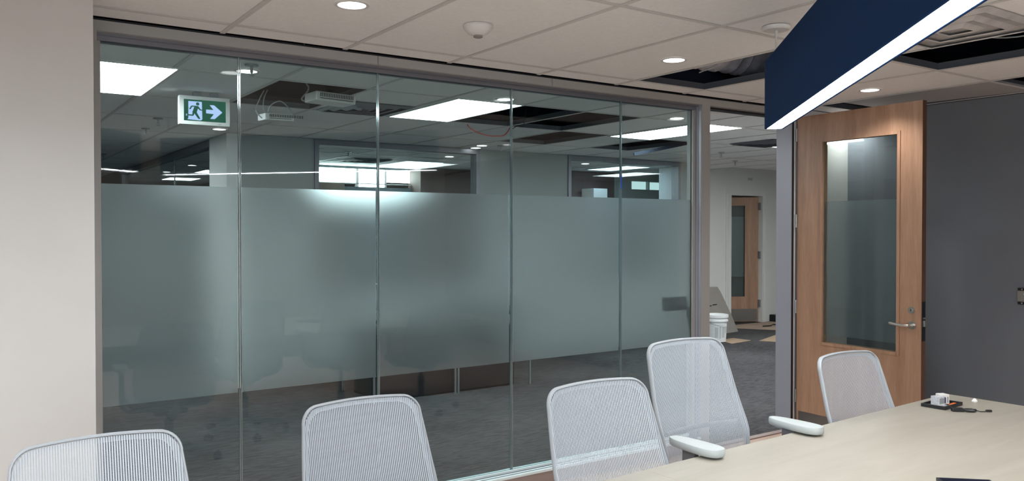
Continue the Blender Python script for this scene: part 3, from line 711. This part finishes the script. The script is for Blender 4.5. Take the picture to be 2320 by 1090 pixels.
# ------------------------------------------------------------------ hall contents
def hall_table(x0, x1, y0, y1):
    t = thing('hall_table', 'dark-topped table on thin metal legs behind the glass', 'table', ((x0+x1)/2, (y0+y1)/2, 0))
    a, b = (x1-x0)/2, (y1-y0)/2
    MB().box(-a, a, -b, b, 0.71, 0.74, 0.004).build('tabletop', 'black', t)
    for sx in (-1, -0.02, 0.02, 1):
        for sy in (-1, 1):
            MB().box(sx*(a-0.05)-0.008, sx*(a-0.05)+0.008, sy*(b-0.05)-0.008, sy*(b-0.05)+0.008, 0, 0.71).build('leg', 'metal', t)
hall_table(3.0, 4.78, 2.62, 3.42)
q = thing('storage_crate', 'low black crate on the carpet under the hall table', 'crate', (3.92, 3.02, 0))
MB().box(-0.80, 0.66, -0.30, 0.28, 0.0, 0.55, 0.02).build('crate_body', 'black', q)
MB().box(-0.82, 0.68, -0.32, 0.30, 0.55, 0.60, 0.01).build('lid', 'black', q)
q = thing('bucket', 'white plastic bucket with grey printed label standing on the hall carpet', 'bucket', (8.62, 3.72, 0.0065))
MB().lathe([(0.0, 0.004), (0.118, 0.004), (0.122, 0.0), (0.128, 0.10), (0.136, 0.27), (0.152, 0.275), (0.152, 0.295), (0.142, 0.30), (0.142, 0.325), (0.156, 0.33), (0.156, 0.365), (0.145, 0.37), (0.140, 0.36), (0.132, 0.30), (0.12, 0.03), (0.0, 0.02)], seg=40).build('pail', 'whiteb', q, True)
lbq = MB()
for k, (a0, a1, c0, c1) in enumerate([(-2.6, -2.25, 0.06, 0.2), (-2.15, -1.95, 0.05, 0.22), (-1.85, -1.5, 0.06, 0.21), (-2.6, -1.5, 0.225, 0.235), (-1.42, -1.2, 0.12, 0.2)]):
    n_ = 6
    rows = []
    for z in (c0, c1):
        rd = 0.128 + (z-0.1)*0.047 + 0.0012
        rows.append([(rd*math.cos(a0+(a1-a0)*i/n_), rd*math.sin(a0+(a1-a0)*i/n_), z) for i in range(n_+1)])
    lbq.grid(rows)
lbq.build('printed_label', plain('bucket_print', (0.5, 0.52, 0.53), 0.5), q)
hb = [(0.157*math.cos(a), 0.157*math.sin(a), 0.27-0.06*math.sin((a+PI)*1.0)) for a in [(-PI+PI*i/14) for i in range(15)]]
MB().tube(hb, 0.003, 6).build('bail_handle', 'metal', q, True)
def flat(name, quad, z, t, m, label, cat, group=None):
    A = MB(); A.prism([(x, y) for x, y in quad], z, z+t, plane='xy')
    return tag(A.build(name, m), label, cat, group)
flat('cardboard_sheet', [(8.60, 3.44), (9.07, 3.51), (9.05, 3.80), (8.72, 3.78)], 0.001, 0.006, 'card', 'tan cardboard piece on the carpet right of the bucket', 'cardboard')
flat('cardboard_sheet', [(9.14, 3.42), (10.25, 3.85), (10.35, 3.45), (9.4, 2.95)], 0.001, 0.006, 'card', 'large tan cardboard piece on the carpet nearer the door jamb', 'cardboard')
flat('paper_sheet', [(10.35, 4.05), (9.95, 4.62), (10.35, 4.86), (11.4, 4.86), (11.55, 4.30)], 0.001, 0.004, 'paper', 'tan protective paper on the floor before the far door', 'paper')
cable('floor_cable', [(10.5, 4.45, 0.01), (10.65, 4.42, 0.012), (10.8, 4.5, 0.01), (10.9, 4.4, 0.012)], 0.012, 'black', 'short dark cable lying on the tan paper by the far door')
cable('floor_cable', [(10.86, 4.28, 0.012), (11.0, 4.35, 0.012), (11.12, 4.3, 0.012), (11.2, 4.42, 0.03)], 0.014, 'black', 'dark cable on the paper next to the black box')
tag(MB().box(11.2, 11.44, 4.55, 4.88, 0.0045, 0.12, 0.01).build('black_box', 'black'), 'low black box on the floor right of the far door', 'box')
LM = Matrix.Translation((8.55, 4.12, 0)) @ Matrix.Rotation(math.radians(8), 4, 'Z') @ Matrix.Rotation(math.radians(-16), 4, 'X')
lb = MB().prism([(0.38, 0.0), (1.18, 0.0), (1.10, 0.28), (0.97, 0.62), (0.92, 0.70), (0.38, 0.72)], -0.006, 0.006, mx=LM)
cs = lb.build('leaning_board', 'grey_card'); tag(cs, 'grey brown board with a torn corner leaning behind the bucket', 'cardboard')
MB().box(0.60, 0.66, -0.0075, -0.006, 0.42, 0.435, mx=LM).box(0.69, 0.80, -0.0075, -0.006, 0.43, 0.445, mx=LM).build('scribble', 'black', cs)
cs2 = MB().prism([(0.42, 0), (1.0, 0), (0.98, 0.8), (0.94, 1.34), (0.42, 1.42)], -0.006, 0.006, mx=Matrix.Translation((8.52, 4.60, 0)) @ Matrix.Rotation(math.radians(-9), 4, 'X')).build('leaning_board', plain('pale_board', (0.58, 0.58, 0.58), 0.7))
tag(cs2, 'tall pale board leaning on the wall left of the far door', 'board')
tag(MB().box(4.10, 4.40, 0.16, 0.20, 0.965, 1.065, 0.004).build('control_box', 'black'), 'dark box blurred behind the frosted band beside the post', 'control box')
part = MB().box(4.29, 4.355, 0.14, 0.16, 0.99, 1.03); part.build('bracket', 'black', bpy.data.objects['control_box'])

# wall plate on the dark wall
wp = thing('wall_control', 'steel wall control plate with black ends on the dark wall', 'wall control', (5.975, -1.345, 1.085), 0)
MB().box(-0.012, 0, -0.065, 0.057, -0.038, 0.038, 0.003).build('plate', 'steel', wp)
for sg in (-1, 1):
    MB().box(-0.0145, 0, -0.062, 0.052, min(sg*0.038, sg*0.056), max(sg*0.038, sg*0.056), 0.002).build('end_cover', 'black', wp)
    MB().cyl((-0.0155, 0.025, sg*0.047), 0.005, 0.003, 'x', 12).build('screw', 'steel', wp)
MB().box(-0.0135, -0.012, 0.005, 0.014, 0.012, 0.018).build('indicator', 'led', wp)

# ------------------------------------------------------------------ conference table
TA = Vector((3.978, -1.859)); TU = Vector((-2.287, -0.107)).normalized(); TVv = Vector((TU.y, -TU.x)) * -1
ang = math.atan2(-TU.y, -TU.x)
tt = thing('conference_table', 'long pale maple conference table in the foreground', 'table', (TA.x, TA.y, 0), ang)
TL, TWd = 4.05, 1.20
ttop = MB().box(-TL, 0, -TWd, 0, 0.712, 0.74, 0.002).build('tabletop', 'table', tt)
MB().box(-TL+0.001, -0.001, -TWd+0.001, -0.001, 0.708, 0.712).build('edge_band', 'tedge', tt)
MB().box(-2.088, -2.086, -TWd+0.002, -0.002, 0.74, 0.7404).build('seam', 'seam', ttop)
for x in (-3.3, -0.95):
    MB().box(x-0.03, x+0.03, -1.02, -0.62, 0.0, 0.708, 0.004).build('leg_panel', 'table', tt)
MB().box(-3.25, -1.0, -0.84, -0.80, 0.45, 0.70).build('modesty_panel', 'table', tt)

tr = thing('cable_tray', 'flat black tray on the far right corner of the table', 'tray', (3.718, -1.975, 0.7405), math.radians(-50))
q = MB().box(-0.085, 0.085, -0.054, 0.054, 0.0, 0.007, 0.002)
q.box(-0.085, -0.075, -0.054, 0.054, 0.006, 0.015, 0.002).box(0.075, 0.085, -0.054, 0.054, 0.006, 0.015, 0.002).box(-0.076, 0.076, -0.054, -0.046, 0.006, 0.015, 0.002).box(-0.076, 0.076, 0.046, 0.054, 0.006, 0.015, 0.002)
q.build('tray_body', 'black', tr)
tr.rotation_euler = (0, 0, math.radians(4))
tr.location = (3.688, -1.990, 0.7405)
b1 = thing('small_box', 'small silver clear-fronted box, left one on the black tray', 'box', (3.658, -1.987, 0.7478), math.radians(-14))
ct = MB().box(-0.022, 0.022, -0.018, 0.018, 0, 0.040, 0.002).build('carton', 'boxw', b1)
MB().box(-0.008, 0.018, -0.0187, -0.018, 0.008, 0.032).build('window_print', 'greyp', ct)
MB().box(-0.035, 0.018, -0.033, -0.018, 0, 0.004).build('flap', 'boxw', b1)
b2 = thing('small_box', 'small white box with a blue label, right one on the black tray', 'box', (3.704, -1.984, 0.7478), math.radians(-22))
ct = MB().box(-0.020, 0.020, -0.020, 0.020, 0, 0.044, 0.002).build('carton', 'white', b2)
q = MB().box(-0.013, 0.001, -0.0208, -0.020, 0.006, 0.026); q.cyl((-0.006, -0.0204, 0.027), 0.007, 0.0008, 'y', 20).build('blue_label', 'blueink', ct)
MB().box(0.008, 0.014, -0.0208, -0.020, 0.008, 0.034).box(0.0200, 0.0208, -0.010, 0.012, 0.022, 0.028).build('small_print', 'greyp', ct)
oc = MB().box(-0.028, 0.028, -0.010, 0.010, 0, 0.003).build('orange_card', 'orange', loc=(3.726, -2.022, 0.7478)); oc.rotation_euler = (0, 0, 0.15)
tag(oc, 'orange card lying on the black tray before the white box', 'card')
ad = thing('cable_adapter', 'short black adapter with a looped cable right of the tray', 'adapter', (3.635, -2.095, 0.7405), math.radians(-42))
MB().box(-0.032, 0.016, -0.012, 0.012, 0, 0.016, 0.003).build('adapter_body', 'black', ad)
lp = [(0.012, 0, 0.006), (0.03, 0.014, 0.006), (0.055, 0.016, 0.006), (0.068, 0.004, 0.006), (0.055, -0.012, 0.006), (0.03, -0.012, 0.007), (0.014, -0.004, 0.009)]
MB().tube(lp, 0.0062, 8).build('cable_loop', 'black', ad, True)
MB().tube([(0.068, 0.004, 0.006), (0.085, -0.004, 0.003), (0.105, 0.0, 0.003), (0.118, 0.006, 0.005)], 0.002, 8).box(0.112, 0.135, 0.001, 0.013, 0.001, 0.009, 0.001).build('plug', 'black', ad)
cp = MB().lathe([(0.0, 0.0), (0.012, 0.0), (0.013, 0.006), (0.007, 0.012), (0.006, 0.016), (0.0, 0.017)], seg=20).build('clear_cap', 'clear', None, True, loc=(3.895, -2.032, 0.7405))
tag(cp, 'tiny clear plastic cap on the table near the dark wall', 'cap')
sc_ = thing('tablet', 'black tablet corner at the bottom edge of the picture on the table', 'tablet', (2.555, -2.70, 0.7405), math.radians(47))
MB().box(-0.11, 0.11, -0.08, 0.08, 0, 0.012, 0.003).build('case', 'black', sc_)
MB().box(-0.102, 0.102, -0.072, 0.072, 0.012, 0.0126).build('screen', 'screen', sc_)

# ------------------------------------------------------------------ chairs
ZTOP, ZBOT = 1.0, 0.50
def hw(z):
    # half width of the back at height z
    k = [(0.50, 0.215), (0.56, 0.232), (0.64, 0.240), (0.74, 0.236), (0.86, 0.224), (1.0, 0.208)]
    for (z0, a), (z1, b) in zip(k, k[1:]):
        if z <= z1: return a + (b-a)*(z-z0)/(z1-z0)
    return k[-1][1]
def yb(x, z):
    base = 0.165 + 0.27*(z-0.5)
    base -= 0.018*math.exp(-((z-0.63)/0.09)**2)
    return base - 0.030*(abs(x)/0.23)**2.2
def topz(x, inset=0.0):
    """upper edge: gentle crown with rounded corners"""
    R = 0.065; X = 0.206-inset; ax = abs(x)
    z = 1.0 - inset - 0.012*(ax/0.206)**2
    if ax > X-R:
        d = min(R, ax-(X-R)); z -= R - math.sqrt(max(0, R*R-d*d))
    return z
def outline(inset=0.0, n=14):
    P = []
    R = 0.052
    # left side upwards, over the top, right side downwards, along the bottom
    zs = [0.53+inset + (1.0-0.062-0.53-2*inset)*i/12 for i in range(13)]
    left = [(-(hw(z)-inset), z) for z in zs]
    cx, cz = -(0.208-inset)+R, 1.0-inset-0.005-R
    arc = [(cx-R*math.cos(a), cz+R*math.sin(a)) for a in [PI/2*(i/7) for i in range(8)]]
    arc = [(x*1.0-(hw(0.938)-0.208)*(1-i/7), z) for i, (x, z) in enumerate(arc)]
    top = [(cx*(1-2*i/10), 1.0-inset-0.005*((abs(cx*(1-2*i/10)))/abs(cx))**2) for i in range(1, 10)]
    L = left + arc
    Rr = [(-x, z) for x, z in reversed(L)]
    bot = [(0.215-inset-0.04, 0.50+inset), (0.08, 0.497+inset), (0, 0.495+inset), (-0.08, 0.497+inset), (-(0.215-inset-0.04), 0.50+inset)]
    return L + top + Rr + bot
def fill_rows(inset):
    O = outline(inset)
    # scanline rows from outline: intersect at z
    zs = sorted({round(z, 5) for x, z in O if x <= 0})
    zs = [z for z in zs]
    def xat(z):
        best = 0
        n = len(O)
        for i in range(n):
            (xa, za), (xb, zb) = O[i], O[(i+1) % n]
            if (za-z)*(zb-z) <= 0 and abs(za-zb) > 1e-9:
                s = (z-za)/(zb-za); best = max(best, xa+(xb-xa)*s)
        return best
    rows = []
    lo, hi = min(z for _, z in O), max(z for _, z in O)
    Z = [lo+0.001] + [lo+(hi-lo)*i/26 for i in range(1, 25)] + [hi-0.014, hi-0.009, hi-0.005, hi-0.002, hi-0.0006]
    for z in sorted(Z):
        X = xat(z); rows.append([(X*u/8, z) for u in range(-8, 9)])
    return rows
def make_chair(name):
    c = thing(name, '', 'chair')
    up = []        # parts that rise with the seat
    rows = fill_rows(0.004)
    up.append(MB().grid([[(x, yb(x, z), z) for x, z in r] for r in rows]).build('back_mesh', 'cmesh', c, True))
    # doubled band of mesh round the border
    A, B = outline(0.002), outline(0.020)
    q = MB(); n = len(A)
    va = [q.b.verts.new((x, yb(x, z)+0.010, z)) for x, z in A]; vb = [q.b.verts.new((x, yb(x, z)+0.008, z)) for x, z in B]
    for i in range(n): q.b.faces.new((va[i], va[(i+1) % n], vb[(i+1) % n], vb[i]))
    up.append(q.build('mesh_edge_band', 'cband', c, True))
    # perimeter frame: flattened tube, deeper than wide
    q = MB(); O = outline(0.0); n = len(O); rings = []
    cen = Vector((0, 0.76))
    for i, (x, z) in enumerate(O):
        px, pz = O[i-1]; nx, nz = O[(i+1) % n]
        tx, tz = nx-px, nz-pz; l = math.hypot(tx, tz) or 1; ox, oz = -tz/l, tx/l
        if ox*(x-0)+oz*(z-0.76) < 0: ox, oz = -ox, -oz
        ring = []
        for k in range(10):
            a = 2*PI*k/10; du, dv = 0.0045*math.cos(a), 0.010*math.sin(a)
            ring.append(q.b.verts.new((x+ox*du, yb(x, z)+0.006+dv, z+oz*du)))
        rings.append(ring)
    for i in range(n):
        a, b = rings[i], rings[(i+1) % n]
        for k in range(10): q.b.faces.new((a[k], a[(k+1) % 10], b[(k+1) % 10], b[k]))
    up.append(q.build('back_frame', 'chairf', c, True))
    # spine behind the back and under the seat
    up.append(MB().tube([(0, 0.02, 0.40), (0, 0.16, 0.40), (0, 0.225, 0.44), (0, 0.225, 0.56), (0, 0.235, 0.66)], 0.022, 10, rr=[0.03, 0.03, 0.026, 0.02, 0.014]).build('back_support', 'chairf', c, True))
    # lumbar bar
    up.append(MB().tube([(-0.20, yb(0.20, 0.66)+0.012, 0.66), (-0.1, yb(0.1, 0.66)+0.016, 0.66), (0, yb(0, 0.66)+0.018, 0.66), (0.1, yb(0.1, 0.66)+0.016, 0.66), (0.20, yb(0.20, 0.66)+0.012, 0.66)], 0.010, 8).build('lumbar_bar', 'chaird', c, True))
    # seat cushion: rounded slab
    q = MB(); S2 = []
    for zz, k in ((0.435, 0.93), (0.445, 0.99), (0.465, 1.0), (0.482, 0.985), (0.49, 0.93), (0.492, 0.6), (0.49, 0.05)):
        ring = []
        for i in range(40):
            a = 2*PI*i/40; e = 0.45
            X = math.copysign(abs(math.cos(a))**e, math.cos(a))*0.245*k; Y = math.copysign(abs(math.sin(a))**e, math.sin(a))*0.235*k - 0.06
            ring.append(q.b.verts.new((X, Y, zz - (0.012 if Y < -0.22 else 0))))
        S2.append(ring)
    for a, b in zip(S2, S2[1:]):
        for i in range(40): q.b.faces.new((a[i], a[(i+1) % 40], b[(i+1) % 40], b[i]))
    q.b.faces.new(S2[-1]); q.b.faces.new(list(reversed(S2[0])))
    up.append(q.build('seat', 'seatf', c, True))
    up.append(MB().box(-0.10, 0.10, -0.14, 0.10, 0.385, 0.434, 0.012).build('tilt_mechanism', 'chaird', c))
    arms = []
    for s in (-1, 1):
        q = MB(); R = []
        # long pad, wider at the front, rounded ends
        for zz, k in ((0.0, 0.86), (0.004, 0.96), (0.012, 1.0), (0.022, 0.985), (0.027, 0.93), (0.029, 0.7), (0.0295, 0.1)):
            ring = []
            for i in range(36):
                a = 2*PI*i/36
                Y = math.copysign(abs(math.cos(a))**0.7, math.cos(a))*0.120*(k*0.2+0.8 if k > 0.8 else k)
                wd = 0.043 - 0.009*(Y/0.120)
                X = math.copysign(abs(math.sin(a))**0.7, math.sin(a))*wd*k
                ring.append(q.b.verts.new((X, Y, zz)))
            R.append(ring)
        for a, b in zip(R, R[1:]):
            for i in range(36): q.b.faces.new((a[i], a[(i+1) % 36], b[(i+1) % 36], b[i]))
        q.b.faces.new(R[-1]); q.b.faces.new(list(reversed(R[0])))
        pad = q.build('armrest_pad', 'chairp', c, True); pad.location = (s*0.281, -0.045, 0.665)
        st = MB().tube([(s*0.10, 0.0, 0.41), (s*0.24, 0.0, 0.42), (s*0.278, -0.01, 0.45), (s*0.281, -0.01, 0.54), (s*0.281, -0.01, 0.60)], 0.016, 10)
        st2 = st.build('arm_support', 'chairf', c, True)
        sl = MB().box(-0.012, 0.012, -0.03, 0.03, -0.20, 0.0, 0.004).build('arm_sleeve', 'chaird', c); sl.location = (s*0.281, -0.02, 0.667)
        arms += [pad, sl]; up.append(st2)
    MB().cyl((0, 0, 0.19), 0.028, 0.20, seg=20).cyl((0, 0, 0.33), 0.014, 0.24, seg=16).build('gas_column', 'chaird', c, True)
    for k in range(5):
        a = 2*PI*k/5+0.3; ca, sa = math.cos(a), math.sin(a)
        leg_ = MB().tube([(0.015*ca, 0.015*sa, 0.105), (0.15*ca, 0.15*sa, 0.095), (0.30*ca, 0.30*sa, 0.070)], 0.02, 8, rr=[0.026, 0.020, 0.014]).build('base_leg', 'chairf', c, True)
        q = MB()
        mx = Matrix.Translation((0.30*ca, 0.30*sa, 0.0)) @ Matrix.Rotation(a, 4, 'Z')
        q.cyl((0, -0.014, 0.0275), 0.0275, 0.016, 'y', 20, mx=mx).cyl((0, 0.014, 0.0275), 0.0275, 0.016, 'y', 20, mx=mx).cyl((0, 0, 0.055), 0.008, 0.03, 'z', 10, mx=mx)
        q.build('caster', 'black', leg_, True)
    return c, up, arms
base_chair, UP, ARMS = make_chair('office_chair')
up_n = {o.name for o in UP}
def set_height(ch, kids, dz, darm):
    for o, src in kids:
        if src in up_n: o.location.z += dz
        elif src in {a.name for a in ARMS}: o.location.z += darm
specs = [  # back-centre-top X, Y of that point, top height, arm pad top, yaw, label
    (0.335, -1.385, 0.955, 0.66, 0, 'light grey mesh office chair in front of the white wall, nearest the left edge'),
    (1.165, -1.30, 0.950, 0.66, 0, 'light grey mesh office chair before the second glass pane, alone in the middle left'),
    (1.80, -1.80, 1.020, 0.695, 0, 'light grey mesh chair just left of the tallest one, against the table edge'),
    (2.47, -1.56, 1.085, 0.778, 0, 'tallest light grey mesh chair, with both armrests showing over the table'),
    (3.275, -1.765, 0.988, 0.695, 0, 'light grey mesh office chair in front of the open oak door'),
]
kids0 = list(base_chair.children)
chairs = []
for i, (x, y, zt, za, yw, lab) in enumerate(specs):
    if i < len(specs)-1:
        r = base_chair.copy(); COL.objects.link(r); kids = []
        for ch in kids0:
            c2 = ch.copy(); COL.objects.link(c2); c2.parent = r; kids.append((c2, ch.name))
            for g in ch.children:
                c3 = g.copy(); COL.objects.link(c3); c3.parent = c2
    else:
        r = base_chair; kids = [(k, k.name) for k in kids0]
    r['label'] = lab; r['group'] = 'office chairs along the table'
    off = yb(0, 1.0)
    r.location = (x + off*math.sin(yw), y - off*math.cos(yw), 0); r.rotation_euler = (0, 0, yw)
    set_height(r, kids, zt-1.0, za-0.6945)
